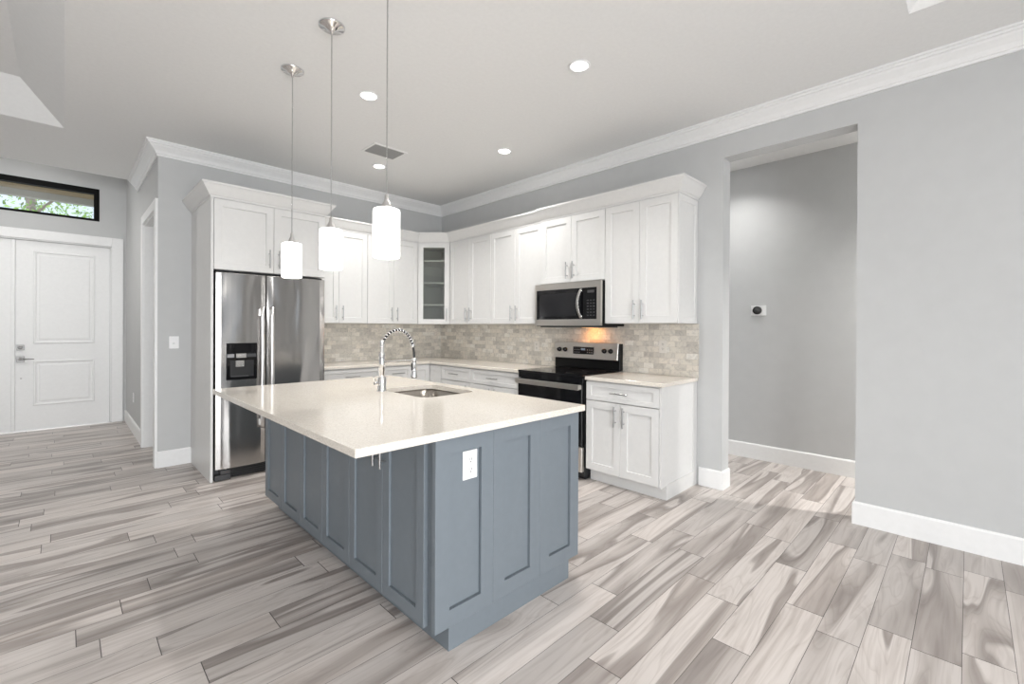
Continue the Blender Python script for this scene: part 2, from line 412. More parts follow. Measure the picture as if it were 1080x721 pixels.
# ceiling with two sloped tray recesses
def tray_ceiling():
    m = MB()
    tA = (-7.6, -3.87, -3.4, 0.201)          # living tray beyond the camera's left
    tB = (-4.6, -0.604, -8.2, -5.115)        # tray over the dining end
    xs = [-8.6, -7.6, -4.6, -3.87, -0.604, 0.147]; ys = [-8.6, -8.2, -5.115, -3.4, 0.201, FE]
    inside = lambda x, y: any(t[0] < x < t[1] and t[2] < y < t[3] for t in (tA, tB))
    for i in range(len(xs) - 1):
        for j in range(len(ys) - 1):
            if inside((xs[i] + xs[i + 1]) / 2, (ys[j] + ys[j + 1]) / 2): continue
            m.add([(xs[i], ys[j], CZ), (xs[i + 1], ys[j], CZ), (xs[i + 1], ys[j + 1], CZ), (xs[i], ys[j + 1], CZ)], [(0, 3, 2, 1)])
    h = 0.25
    for x0, x1, y0, y1 in (tA, tB):
        a = [(x0, y0), (x1, y0), (x1, y1), (x0, y1)]; b = [(x0 + h, y0 + h), (x1 - h, y0 + h), (x1 - h, y1 - h), (x0 + h, y1 - h)]
        m.add([(*p, CZ) for p in a] + [(*p, CZ + h) for p in b], [(k, (k + 1) % 4, 4 + (k + 1) % 4, 4 + k) for k in range(4)] + [(4, 5, 6, 7)])
    # slab above and the edge towards the foyer
    zt = CZ + 0.36
    m.add([(-8.6, -8.6, CZ), (0.147, -8.6, CZ), (0.147, FE, CZ), (-8.6, FE, CZ), (-8.6, -8.6, zt), (0.147, -8.6, zt), (0.147, FE, zt), (-8.6, FE, zt)],
          [(4, 5, 6, 7), (0, 1, 5, 4), (1, 2, 6, 5), (2, 3, 7, 6), (3, 0, 4, 7)])
    me = m.build('ceiling', 'ceil', None)
    me['kind'] = 'structure'
    return me
ceil_o = tray_ceiling()
# tray faces must look into the room
bm = bmesh.new(); bm.from_mesh(ceil_o.data); bmesh.ops.remove_doubles(bm, verts=bm.verts, dist=1e-5); bmesh.ops.recalc_face_normals(bm, faces=bm.faces); bm.to_mesh(ceil_o.data); bm.free()
struct('ceiling_foyer', MB().box(-5.35, WL + 0.12, FE - 0.02, FD + 0.15, 3.66, 3.76), 'ceil')
struct('ceiling_hall', MB().box(0.147, 1.35, -7.0, -2.6, 3.0125, 3.08), 'ceil')

struct('wall_back', MB().box(WL, 0.147, 0, 0.10, 0, CZ), 'wall')
m = MB(); m.box(0, 0.147, JA, 0, 0, CZ); m.box(0, 0.147, JB, JA, OH, CZ); m.box(0, 0.147, -8.5, JB, 0, CZ)
struct('wall_right', m, 'wall')
struct('wall_hall', MB().box(1.185, 1.30, -7.0, -2.6, 0, 3.0125), 'wall')
m = MB(); m.box(0.147, 1.185, -2.7, -2.6, 0, 3.0125); m.box(0.147, 1.185, -7.0, -6.9, 0, 3.0125)
struct('wall_hall_ends', m, 'wall')
# foyer side wall with a cased doorway
DA, DB, DH = 0.10, 1.01, 2.44
m = MB(); m.box(WL, WL + 0.12, DB, FD, 0, 3.66); m.box(WL, WL + 0.12, DA, DB, DH, 3.66)
struct('wall_foyer_side', m, 'wall')
struct('wall_pantry', MB().box(WL + 0.13, WL + 0.16, 0.11, 1.4, 0, 2.6), 'wall')
# front door wall with the transom opening
WX0, WX1, WZ0, WZ1 = -5.0, -3.526, 2.752, 3.19
DX0, DX1, DZ = -5.215, -3.40, 2.425
m = MB(); y0, y1 = FD, FD + 0.15
m.box(-5.35, DX0, y0, y1, 0, 3.66); m.box(DX1, WL + 0.12, y0, y1, 0, 3.66); m.box(DX0, DX1, y0, y1, DZ, WZ0)
m.box(DX0, WX0, y0, y1, WZ0, 3.66); m.box(WX1, DX1, y0, y1, WZ0, 3.66); m.box(WX0, WX1, y0, y1, WZ1, 3.66)
struct('wall_front', m, 'wall')
struct('wall_foyer_left', MB().box(-5.45, -5.35, FE, FD + 0.15, 0, 3.66), 'wall')
m = MB(); m.box(-8.6, -5.35, FE, FE + 0.1, 0, CZ); m.box(-5.35, WL + 0.12, FE - 0.001, FE + 0.05, CZ + 0.36, 3.76)
struct('wall_left_back', m, 'wall')
# living-room walls behind the camera, with the openings the daylight comes through
m = MB(); y0, y1 = -8.6, -8.5
m.box(-8.6, -6.6, y0, y1, 0, CZ); m.box(-6.6, -3.0, y0, y1, 2.42, CZ); m.box(-3.0, -1.62, y0, y1, 0, CZ)
m.box(-1.62, -1.2, y0, y1, 0, 0.3); m.box(-1.62, -1.2, y0, y1, 2.42, CZ); m.box(-1.2, 0.147, y0, y1, 0, CZ)
struct('wall_rear', m, 'wall')
m = MB(); x0, x1 = -8.6, -8.5
m.box(x0, x1, -8.5, FE, 0, CZ)
struct('wall_left', m, 'wall')
# frames of the openings behind the camera
def open_frame(name, fixed, axis, a0, a1, z0, z1, nm):
    m = MB(); w = 0.05
    def bx(p0, p1, q0, q1):
        if axis == 'x': m.box(p0, p1, fixed - 0.09, fixed - 0.03, q0, q1)
        else: m.box(fixed - 0.09, fixed - 0.03, p0, p1, q0, q1)
    bx(a0, a1, z0, z0 + w); bx(a0, a1, z1 - w, z1)
    for k in range(nm + 1):
        c = a0 + (a1 - a0) * k / nm; lo = max(a0, c - w / 2 if 0 < k < nm else (c if k == 0 else c - w)); hi = min(a1, lo + w)
        bx(lo, hi, z0 + w, z1 - w)
    struct(name, m, 'bronze')
open_frame('window_2', -8.5, 'x', -6.6, -3.0, 0, 2.42, 3)
open_frame('window_3', -8.5, 'x', -1.62, -1.2, 0.3, 2.42, 1)

# baseboards
BH, BT = 0.1534, 0.015
bprof = [(0, 0), (BT, 0), (BT, BH - 0.012), (BT - 0.006, BH), (0, BH)]
def base(name, *paths):
    m = MB()
    for p in paths: m.sweep(p, bprof)
    struct(name, m, 'trim')
base('baseboard_back', [(WL + 0.0, 0), (-2.985, 0)])
base('baseboard_right', [(0, -3.735), (0, JA), (0.147, JA)])
base('baseboard_right_near', [(0.147, JB), (0, JB), (0, -8.5)])
base('baseboard_hall', [(1.185, -2.7), (1.185, -6.9)])
base('baseboard_foyer', [(WL, FD), (WL, DB + 0.09)])
# door casings
m = MB(); cw, ct = 0.10, 0.02
m.box(WL - ct, WL, 0.0, DA, 0, DH + 0.09); m.box(WL - ct, WL, DB, DB + 0.09, 0, DH + 0.09); m.box(WL - ct, WL, DA, DB, DH, DH + 0.09)
m.box(WL, WL + 0.12, DB - 0.015, DB, 0, DH); m.box(WL, WL + 0.12, DA, DB, DH - 0.015, DH)
struct('trim_1', m, 'trim')
m = MB()
m.box(DX1, -3.279, FD - 0.02, FD, 0, DZ + 0.12); m.box(DX0 - 0.12, DX0, FD - 0.02, FD, 0, DZ + 0.12); m.box(DX0, DX1, FD - 0.02, FD, DZ, DZ + 0.12)
m.box(DX1 - 0.015, DX1, FD, FD + 0.13, 0, DZ); m.box(DX0, DX0 + 0.015, FD, FD + 0.13, 0, DZ); m.box(DX0, DX1, FD, FD + 0.13, DZ - 0.015, DZ)
struct('trim_2', m, 'trim', bevel=0.003)
# ceiling crown
cprof = [(0, 2.925), (0.012, 2.925), (0.014, 2.94), (0.022, 2.945), (0.026, 2.957), (0.034, 2.972), (0.05, 2.99), (0.066, 3.005), (0.072, 3.016), (0.082, 3.02), (0.085, 3.034), (0.095, 3.036), (0.095, CZ), (0, CZ)]
struct('trim_3', MB().sweep([(WL, FE - 0.02), (WL, 0), (0, 0), (0, -8.5)], cprof), 'trim')

# front double door: right leaf in view, left leaf running out of the frame
def leaf(name, a0, a1, hardware):
    m = MB(); O = (0, FD + 0.03, 0)
    m.slab(O, X_, NY, a0, a1, 0.008, DZ - 0.018, -0.045, 0)
    d = struct(name, m, 'trim')
    for i, (z0, z1) in enumerate(((0.31, 0.885), (1.10, 2.285))):
        pm = MB(); b0, b1 = a0 + 0.155, a1 - 0.15
        pm.shaker(O, X_, NY, b0, b1, z0, z1, t=-0.0005, st=0.022, rec=-0.001, sl=0.012)
        vs = []
        # raised moulding ring with a flat field
        pm2 = MB()
        def ring(i0, c): return [(b0 + i0, z0 + i0, c), (b1 - i0, z0 + i0, c), (b1 - i0, z1 - i0, c), (b0 + i0, z1 - i0, c)]
        rs = [ring(0, 0.0), ring(0.006, 0.010), ring(0.018, 0.010), ring(0.03, 0.001), ring(0.05, 0.001), ring(0.062, 0.006)]
        for r in rs: vs += r
        fs = [(r * 4 + k, r * 4 + (k + 1) % 4, r * 4 + 4 + (k + 1) % 4, r * 4 + 4 + k) for r in range(len(rs) - 1) for k in range(4)]
        fs.append(tuple(range(20, 24)))
        pm2.frame3(O, X_, NY, vs, fs)
        p_ = pm2.build('door_panel', 'trim', d)
    if hardware:
        x = -4.255
        m = MB(); m.slab(O, X_, NY, x - 0.034, x + 0.034, 1.02, 1.088, 0, 0.012); m.lathe((x, FD + 0.018, 1.054), [(0.02, 0), (0.02, 0.02), (0.015, 0.024), (0.0, 0.024)], 20, NY)
        m.slab((0, FD + 0.0, 0), X_, NY, x - 0.018, x + 0.018, 1.048, 1.06, 0, 0.012)
        m.build('deadbolt', 'lockmetal', d, bevel=0.002)
        m = MB(); m.slab(O, X_, NY, x - 0.036, x + 0.036, 0.87, 0.945, 0, 0.012)
        m.lathe((x, FD + 0.018, 0.91), [(0.016, 0), (0.016, 0.045), (0.0, 0.045)], 16, NY)
        m.tube([(x - 0.012, FD - 0.02, 0.91), (x + 0.05, FD - 0.022, 0.908), (x + 0.12, FD - 0.018, 0.906)], [0.010, 0.008, 0.006], 10)
        m.build('lever_handle', 'lockmetal', d, bevel=0.002)
        MB().lathe((x + 0.005, FD + 0.03, 0.665), [(0.009, 0), (0.009, 0.006), (0.004, 0.009), (0, 0.009)], 14, NY).build('door_bumper', 'nickel', d)
    return d
leaf('door_1', -4.300, -3.418, True)
leaf('door_2', -5.198, -4.306, False)
struct('trim_4', MB().box(-4.335, -4.30, FD + 0.003, FD + 0.029, 0.008, DZ - 0.02), 'trim', bevel=0.004)
struct('trim_5', MB().box(DX0, DX1, FD + 0.0, FD + 0.14, 0, 0.008), 'nickel')

# transom window
m = MB(); y0, y1 = FD - 0.003, FD + 0.085
m.box(WX0, WX1, y0, y1, WZ1 - 0.072, WZ1); m.box(WX0, WX1, y0, y1, WZ0, WZ0 + 0.03)
m.box(WX1 - 0.055, WX1, y0, y1, WZ0 + 0.03, WZ1 - 0.072); m.box(WX0, WX0 + 0.045, y0, y1, WZ0 + 0.03, WZ1 - 0.072)
w1 = struct('window_1', m, 'bronze')
MB().box(WX0 + 0.045, WX1 - 0.055, FD + 0.05, FD + 0.056, WZ0 + 0.03, WZ1 - 0.072).build('glass_pane', 'glass', w1)

# outside the transom: porch soffit, fascia, a tree
o = struct('ceiling_porch', MB().box(-8.6, -1.5, FD + 0.15, 4.63, 3.35, 3.42), 'soffit')
o = struct('trim_6', MB().box(-8.6, -1.5, 4.53, 4.65, 3.255, 3.35), 'fascia')

# ================================================================== KITCHEN: uppers
HP = 'handle'
def cab_box(mb, O, U, N, a0, a1, z0, z1, depth, t=0.018):
    """hollow carcass: back at wall, front edge at c = 0"""
    mb.slab(O, U, N, a0, a0 + t, z0, z1, -depth, 0); mb.slab(O, U, N, a1 - t, a1, z0, z1, -depth, 0)
    mb.slab(O, U, N, a0 + t, a1 - t, z0, z0 + t, -depth, 0); mb.slab(O, U, N, a0 + t, a1 - t, z1 - t, z1, -depth, 0)
    mb.slab(O, U, N, a0 + t, a1 - t, z0 + t, z1 - t, -depth, -depth + 0.008)
    # face frame
    f = 0.02
    mb.slab(O, U, N, a0 + t, a0 + t + f, z0 + t, z1 - t, -0.018, 0); mb.slab(O, U, N, a1 - t - f, a1 - t, z0 + t, z1 - t, -0.018, 0)
    return mb

UZ0, UZ1 = 1.376, 2.43
def doors(parent, O, U, N, a0, a1, z0, z1, n, mat='cab', hz=None, hl=0.165, st=0.062, hside=None, gap=0.003, hoff=0.038, rails=None):
    w = (a1 - a0) / n
    for k in range(n):
        p0, p1 = a0 + w * k + gap / 2, a0 + w * (k + 1) - gap / 2
        d = MB().shaker(O, U, N, p0, p1, z0, z1, st=st, rails=rails).build('door', mat, parent)
        if hz is not None:
            left = (k % 2 == 0) if n > 1 else (hside == 'r')
            ha = p1 - hoff if left else p0 + hoff
            MB().pull(O, U, N, ha, hz, hl).build(HP, HP, d)

def upper(label, O, U, N, a0, a1, z0, z1, depth, n=2):
    base_p = Vector(O) + Vector(U) * ((a0 + a1) / 2) - Vector(N) * (depth / 2 + 0.02) + Vector((0, 0, z0))
    t = thing('wall_cabinet', label, 'cabinet', base_p)
    Oc = Vector(O) - Vector(N) * 0.021
    cab_box(MB(), Oc, U, N, a0, a1, z0, z1, depth).build('carcass', 'cab', t)
    doors(t, O, U, N, a0 + 0.001, a1 - 0.001, z0 + 0.003, z1 - 0.003, n, hz=z0 + 0.118)
    return t
OB = (0, -0.33, 0)      # back wall upper fronts; a = x
OR = (-0.33, 0, 0)      # right wall upper fronts; U = -y so a = -y
OR2 = (-0.36, 0, 0)
DPT = 0.306
upper('white two door wall cabinet directly right of the refrigerator', OB, X_, NY, -2.0, -1.309, UZ0, UZ1, DPT)
upper('white two door wall cabinet on the back wall, touching the glass corner cabinet', OB, X_, NY, -1.309, -0.612, UZ0, UZ1, DPT)
upper('white two door wall cabinet on the range wall, right beside the glass corner cabinet', OR, NY, NX, 0.634, 1.418, UZ0, UZ1, DPT)
upper('white two door wall cabinet touching the left side of the microwave', OR, NY, NX, 1.418, 2.222, UZ0, UZ1, DPT)
upper('short white two door wall cabinet on top of the microwave', OR2, NY, NX, 2.232, 3.010, 1.778, UZ1, 0.336)
t = upper('white two door wall cabinet right of the microwave, end of the row with panelled side', OR2, NY, NX, 3.012, 3.705, UZ0, UZ1, 0.336)
MB().shaker((0, -3.712, 0), X_, NY, -0.357, -0.003, UZ0, UZ1, t=0.007, st=0.05, rec=0.006).build('end_panel', 'cab', t)

# diagonal corner cabinet with a glass door
t = thing('corner_wall_cabinet', 'diagonal corner wall cabinet with tall glass door and shelves inside', 'cabinet', (-0.28, -0.28, UZ0))
A = Vector((-0.612, -0.33)); B = Vector((-0.33, -0.634)); Un = (B - A).normalized(); U3 = (Un.x, Un.y, 0); N3 = (-abs(Un.y), -abs(Un.x), 0); Ld = (B - A).length
O3 = (A.x, A.y, 0)
poly = [(-0.605, -0.006), (-0.605, -0.31), (-0.31, -0.62), (-0.006, -0.62), (-0.006, -0.006)]
m = MB(); m.prism(poly, UZ0, UZ0 + 0.018); m.prism(poly, UZ1 - 0.018, UZ1); m.box(-0.605, -0.587, -0.31, -0.006, UZ0 + .018, UZ1 - .018); m.box(-0.31, -0.006, -0.62, -0.602, UZ0 + .018, UZ1 - .018)
m.build('carcass', 'cab', t)
m = MB(); m.box(-0.587, -0.012, -0.012, -0.006, UZ0 + .018, UZ1 - .018); m.box(-0.012, -0.006, -0.602, -0.012, UZ0 + .018, UZ1 - .018)
m.build('interior_back', 'cabin', t)
for z in (1.627, 1.912, 2.197):
    MB().prism([(-0.586, -0.014), (-0.586, -0.318), (-0.318, -0.600), (-0.014, -0.600), (-0.014, -0.014)], z - 0.009, z + 0.009).build('shelf', 'cab', t)
m = MB(); st = 0.066
a0, a1, z0, z1 = 0.003, Ld - 0.003, UZ0 + 0.003, UZ1 - 0.003
m.slab(O3, U3, N3, a0, a0 + st, z0, z1, -0.018, 0.0); m.slab(O3, U3, N3, a1 - st, a1, z0, z1, -0.018, 0.0)
m.slab(O3, U3, N3, a0 + st, a1 - st, z0, z0 + 0.062, -0.018, 0.0); m.slab(O3, U3, N3, a0 + st, a1 - st, z1 - 0.062, z1, -0.018, 0.0)
d = m.build('door', 'cab', t, bevel=0.0015)
g_ = MB().slab(O3, U3, N3, a0 + st - 0.005, a1 - st + 0.005, z0 + 0.057, z1 - 0.057, -0.012, -0.007).build('glass_pane', 'cabglass', d)
g_['label'] = 'dark reflective glass pane'
MB().pull(O3, U3, N3, a1 - 0.03, UZ0 + 0.118, 0.165).build(HP, HP, d)

# over-the-fridge cabinet with the tall side panel
t = thing('fridge_surround_cabinet', 'white deep cabinet over the refrigerator with full height side panel', 'cabinet', (-2.5, -0.41, 0))
m = MB(); m.slab((0, 0, 0), X_, NY, -2.985, -2.965, 0, UZ1, 0.003, 0.826)
m.build('side_panel', 'cab', t, bevel=0.0015)
MB().box(-2.03, -2.015, -0.62, -0.003, 0, UZ1).build('side_panel', 'cab', t)
cab_box(MB(), (0, -0.805, 0), X_, NY, -2.964, -2.03, 1.822, UZ1, 0.80).build('carcass', 'cab', t)
MB().box(-2.03, -2.015, -0.805, -0.621, 1.822, UZ1).build('filler_strip', 'cab', t)
doors(t, (0, -0.826, 0), X_, NY, -2.963, -2.017, 1.825, UZ1 - 0.003, 2, hz=1.95)

# crown on the cabinets
kp = [(0, 2.43), (0.004, 2.43), (0.006, 2.446), (0.016, 2.452), (0.030, 2.470), (0.048, 2.497), (0.062, 2.520), (0.070, 2.530), (0.076, 2.533), (0.076, 2.548), (0, 2.548)]
def crown(label, path):
    o = MB().sweep(path, kp).build('cabinet_crown', 'cab'); tag(o, label, 'crown moulding', 'white flared crown on top of the wall cabinets')
crown('white flared crown on top of the refrigerator cabinet', [(-2.985, -0.004), (-2.985, -0.826), (-2.015, -0.826), (-2.015, -0.42)])
crown('white crown running round the corner above the glass door cabinet', [(-2.012, -0.33), (-0.612, -0.33), (-0.33, -0.634), (-0.33, -2.222)])
crown('white crown over the microwave cabinet and the end cabinet, stepped forward', [(-0.36, -2.226), (-0.36, -3.712), (-0.004, -3.712)])

# backsplash
m = MB(); m.box(-2.0, -0.0015, -0.0115, -0.0015, 0.9145, UZ0 - .0005)
tag(m.build('tile_backsplash', 'tile'), 'beige stone subway tile backsplash on the back wall behind the faucet', 'backsplash')
m = MB(); m.box(-0.0115, -0.0015, -3.728, -0.0118, 0.9145, UZ0 - .0005)
tag(m.build('tile_backsplash', 'tile'), 'beige stone subway tile backsplash on the wall behind the range', 'backsplash')

# ================================================================== base cabinets
CT0, CT1 = 0.884, 0.914
def base_cab(label, O, U, N, a0, a1, n_doors, drawer=True, hside='r', depth=0.60, kick_in=0.078):
    bp = Vector(O) + Vector(U) * ((a0 + a1) / 2) - Vector(N) * 0.32
    t = thing('base_cabinet', label, 'cabinet', bp)
    Oc = Vector(O) - Vector(N) * 0.021
    cab_box(MB(), Oc, U, N, a0, a1, 0.105, CT0, depth).build('carcass', 'cab', t)
    m = MB(); m.slab(O, U, N, a0, a1, 0, 0.105, -kick_in - 0.016, -kick_in); m.build('toe_kick', 'cab', t)
    z1 = 0.872
    if drawer:
        d = MB().shaker(O, U, N, a0 + 0.004, a1 - 0.004, 0.716, z1, st=0.05, rails=(0.038, 0.038)).build('drawer', 'cab', t)
        MB().pull(O, U, N, (a0 + a1) / 2, 0.794, 0.165, vertical=False).build(HP, HP, d)
        z1 = 0.710
    doors(t, O, U, N, a0 + 0.003, a1 - 0.003, 0.112, z1, n_doors, hz=0.604, hl=0.165, hside=hside)
    return t
OBb = (0, -0.63, 0); ORb = (-0.63, 0, 0)
base_cab('white base cabinet on the back wall beside the refrigerator', OBb, X_, NY, -2.0, -1.28, 2)
base_cab('white base cabinet on the back wall, next to the inside corner', OBb, X_, NY, -1.28, -0.887, 1, hside='l')
t = thing('corner_base_cabinet', 'white blind corner base cabinet where the two worktop runs meet', 'cabinet', (-0.4, -0.4, 0))
m = MB(); m.prism([(-0.886, -0.006), (-0.886, -0.609), (-0.609, -0.609), (-0.609, -0.866), (-0.006, -0.866), (-0.006, -0.006)], 0.105, CT0); m.build('carcass', 'cab', t)
m = MB(); m.prism([(-0.886, -0.006), (-0.886, -0.552), (-0.552, -0.552), (-0.552, -0.866), (-0.006, -0.866), (-0.006, -0.006)], 0, 0.105); m.build('toe_kick', 'cab', t)
MB().shaker(OBb, X_, NY, -0.882, -0.633, 0.112, 0.872).build('door', 'cab', t)
MB().shaker(ORb, NY, NX, 0.633, 0.862, 0.112, 0.872).build('door', 'cab', t)
base_cab('white base cabinet of one drawer and door on the range wall, nearest the corner', ORb, NY, NX, 0.868, 1.42, 1, hside='r')
base_cab('white base cabinet with drawer over two doors on the left side of the range', ORb, NY, NX, 1.42, 2.203, 2)
t = base_cab('white base cabinet with drawer over two doors, free end right of the range', ORb, NY, NX, 3.003, 3.690, 2)
m = MB(); m.prism([(-0.628, -3.690), (-0.628, -3.707), (-0.003, -3.707), (-0.003, -3.690)], 0.105, CT0); m.box(-0.553, -0.003, -3.707, -3.690, 0, 0.105)
m.box(-0.07, -0.003, -3.713, -3.707, 0.118, CT0); m.box(-0.553, -0.003, -3.713, -3.707, 0.0, 0.118)
m.build('end_panel', 'cab', t)

# worktops
m = MB(); m.prism([(-2.012, -0.011), (-2.012, -0.648), (-0.648, -0.648), (-0.648, -2.206), (-0.011, -2.206), (-0.011, -0.011)], CT0 + 0.0005, CT1)
tag(m.build('worktop', 'quartz', bevel=0.002), 'beige quartz worktop turning the corner from the refrigerator to the range', 'worktop')
m = MB(); m.box(-0.648, -0.011, -3.727, -3.004, CT0 + 0.0005, CT1)
tag(m.build('worktop', 'quartz', bevel=0.002), 'short beige quartz worktop on the end cabinet right of the range', 'worktop')

# ================================================================== island
IX0, IX1, IY0, IY1 = -3.172, -1.872, -3.901, -1.846
IZ0, IZ1 = 0.887, 0.918
DXF = -2.822                      # door fronts on the seating side
t = thing('kitchen_island', 'blue grey kitchen island base with shaker doors and panelled end', 'island', (-2.35, -2.85, 0))
m = MB(); x0, x1, ya, yb = DXF + 0.021, -1.912, -3.845, -1.742
m.box(x0, x1, ya, ya + 0.018, 0.105, IZ0 - .0005); m.box(x0, x1, yb - 0.018, yb, 0.105, IZ0 - .0005); m.box(x0, x0 + 0.018, ya + .018, yb - .018, 0.105, IZ0 - .0005)
m.box(x1 - 0.018, x1, ya + .018, yb - .018, 0.105, IZ0 - .0005); m.box(x0 + .018, x1 - .018, ya + .018, yb - .018, 0.105, 0.123)
m.build('carcass', 'blue', t)
m = MB(); m.box(-2.745, -1.955, -3.857, -3.838, 0, 0.108); m.box(-2.745, -2.727, -3.838, -1.80, 0, 0.105); m.box(-1.975, -1.957, -3.838, -1.80, 0, 0.105); m.box(-2.745, -1.957, -1.80, -1.782, 0, 0.105)
m.build('toe_kick', 'blue', t)
OI = (DXF, 0, 0)                  # U = -y
w = (3.79 - 1.742) / 6
for k in range(6):
    p0, p1 = 1.742 + w * k + 0.0015, 1.742 + w * (k + 1) - 0.0015
    d = MB().shaker(OI, NY, NX, p0, p1, 0.1, 0.875, st=0.058, rec=0.010, groove=0.003).build('door', 'blue', t)
    ha = p1 - 0.033 if k % 2 == 0 else p0 + 0.033
    MB().pull(OI, NY, NX, ha, 0.772, 0.165).build(HP, HP, d)
# panelled end: three recessed panels in one applied frame
m = MB(); OE = (0, -3.870, 0); a0, a1 = DXF, -1.888; w = (a1 - a0) / 3
for k in range(3):
    m.shaker(OE, X_, NY, a0 + w * k + (0.0005 if k else 0), a0 + w * (k + 1) - (0.0005 if k < 2 else 0), 0.107, IZ0 - 0.0005, t=0.024, st=0.071, rec=0.013, groove=0.003)
m.build('end_panel', 'blue', t)
# working side doors (face the range)
OW = (-1.890, 0, 0)
w = (3.82 - 1.76) / 5
for k in range(5):
    d = MB().shaker(OW, Y_, X_, -3.82 + w * k + .0015, -3.82 + w * (k + 1) - .0015, 0.11, 0.872, st=0.058, rec=0.010, groove=0.003).build('door', 'blue', t)
    MB().pull(OW, Y_, X_, -3.82 + w * (k + (0.9 if k % 2 == 0 else 0.1)), 0.772, 0.165).build(HP, HP, d)

# island worktop with the sink cut-out
SX0, SX1, SY0, SY1 = -2.375, -1.968, -3.115, -2.585
def rrect(x0, x1, y0, y1, r, n=8):
    pts = []
    for cx, cy, s in ((x1 - r, y1 - r, 0), (x0 + r, y1 - r, 1), (x0 + r, y0 + r, 2), (x1 - r, y0 + r, 3)):
        for k in range(n + 1):
            a = s * PI / 2 + PI / 2 * k / n; pts.append((cx + r * math.cos(a), cy + r * math.sin(a)))
    return pts
outer = [(IX0, IY0), (IX1, IY0), (IX1, IY1), (IX0, IY1)]
inner = rrect(SX0, SX1, SY0, SY1, 0.075)
tri = tessellate_polygon([[Vector((*p, 0)) for p in outer], [Vector((*p, 0)) for p in inner]])
pts = outer + inner; n = len(pts); ni = len(inner)
m = MB(); vs = [(*p, IZ0) for p in pts] + [(*p, IZ1) for p in pts]
fs = [tuple(q) for q in tri] + [tuple(i + n for i in q) for q in tri]
fs += [(k, (k + 1) % 4, n + (k + 1) % 4, n + k) for k in range(4)]
fs += [(4 + k, 4 + (k + 1) % ni, n + 4 + (k + 1) % ni, n + 4 + k) for k in range(ni)]
m.add(vs, fs)
tag(m.build('island_worktop', 'quartz', bevel=0.0015), 'large polished cream quartz worktop on the blue grey island', 'worktop')

# sink
t = thing('sink', 'stainless undermount sink sunk in the island worktop', 'sink', ((SX0 + SX1) / 2, (SY0 + SY1) / 2, 0.68))
m = MB(); loops = []
for e, z, r in ((0.022, IZ0 - 0.001, 0.09), (0.003, IZ0 - 0.001, 0.078), (0.002, 0.75, 0.077), (-0.004, 0.715, 0.075), (-0.022, 0.696, 0.06), (-0.05, 0.688, 0.05)):
    loops.append([(*p, z) for p in rrect(SX0 - e, SX1 + e, SY0 - e, SY1 + e, r)])
for l in loops: m.v += l
for i in range(len(loops) - 1):
    for k in range(ni): m.f.append((i * ni + k, i * ni + (k + 1) % ni, (i + 1) * ni + (k + 1) % ni, (i + 1) * ni + k)); m.sm.append(True)
m.f.append(tuple(range((len(loops) - 1) * ni, len(loops) * ni))); m.sm.append(False)
b = m.build('bowl', 'sink', t); sm = b.modifiers.new('thick', 'SOLIDIFY'); sm.thickness = 0.0015; sm.offset = 0
cx, cy = (SX0 + SX1) / 2, (SY0 + SY1) / 2
MB().lathe((cx, cy, 0.6885), [(0.055, 0), (0.055, 0.003), (0.042, 0.004), (0.036, -0.004), (0.0, -0.004)], 28).build('drain', 'chrome', t)

# spring faucet
fx, fy = -2.412, -2.692
t = thing('faucet', 'chrome spring neck kitchen faucet standing beside the island sink', 'faucet', (fx, fy, IZ1))
m = MB(); m.lathe((fx, fy, IZ1), [(0.0, 0), (0.031, 0), (0.031, 0.006), (0.0275, 0.010), (0.0275, 0.088), (0.023, 0.094), (0.0, 0.094)], 28)
m.build('base', 'chrome', t)
m = MB(); m.lathe((fx, fy, IZ1 + 0.094), [(0.0165, 0), (0.0165, 0.035), (0.019, 0.038), (0.019, 0.150), (0.0165, 0.153), (0.0125, 0.158), (0.0125, 0.232), (0.010, 0.236), (0, 0.236)], 24)
m.build('column', 'chrome', t)
m = MB(); m.tube([(fx - 0.02, fy, IZ1 + 0.055), (fx - 0.052, fy - 0.004, IZ1 + 0.057)], 0.013, 14)
m.tube([(fx - 0.045, fy - 0.004, IZ1 + 0.058), (fx - 0.062, fy - 0.02, IZ1 + 0.075), (fx - 0.075, fy - 0.035, IZ1 + 0.098)], [0.0075, 0.006, 0.0045], 10)
m.build('lever', 'chrome', t)
# the arc, leaning over the bowl
z0 = 1.195; ex_ = -2.172; top = 1.312
arc = []
for k in range(49):
    s_ = k / 48
    a = PI * (1 - s_)
    cxm = (fx + ex_) / 2; rx = (ex_ - fx) / 2
    zz = z0 + (top - z0) * math.sin(a) if s_ < 0.5 else (z0 - 0.075) + (top - z0 + 0.075) * math.sin(a) ** 0.9
    arc.append(Vector((cxm + rx * math.cos(a), fy, zz)))
# resample
def resample(P, n):
    L = [0]
    for i in range(1, len(P)): L.append(L[-1] + (P[i] - P[i - 1]).length)
    out = []
    for k in range(n):
        s_ = L[-1] * k / (n - 1); i = 1
        while i < len(P) - 1 and L[i] < s_: i += 1
        q = (s_ - L[i - 1]) / max(1e-9, L[i] - L[i - 1]); out.append(P[i - 1].lerp(P[i], q))
    return out, L[-1]
arc, AL = resample(arc, 80)
hz = MB(); hz.tube([Vector((fx, fy, z0 - 0.06))] + arc, 0.0078, 12); h_ = hz.build('hose', 'blackp', t); h_['label'] = 'black rubber hose'
turns = 17; hel = []; NP = turns * 12
last = 0.80
for k in range(NP + 1):
    s_ = k / NP * last * 79; i = min(78, int(s_)); q = s_ - i
    p = arc[i].lerp(arc[i + 1], q); tg = (arc[min(79, i + 1)] - arc[max(0, i)]).normalized()
    b1 = Vector((0, 1, 0)); b2 = tg.cross(b1); a = 2 * PI * k / 12
    hel.append(p + (b1 * math.cos(a) + b2 * math.sin(a)) * 0.0112)
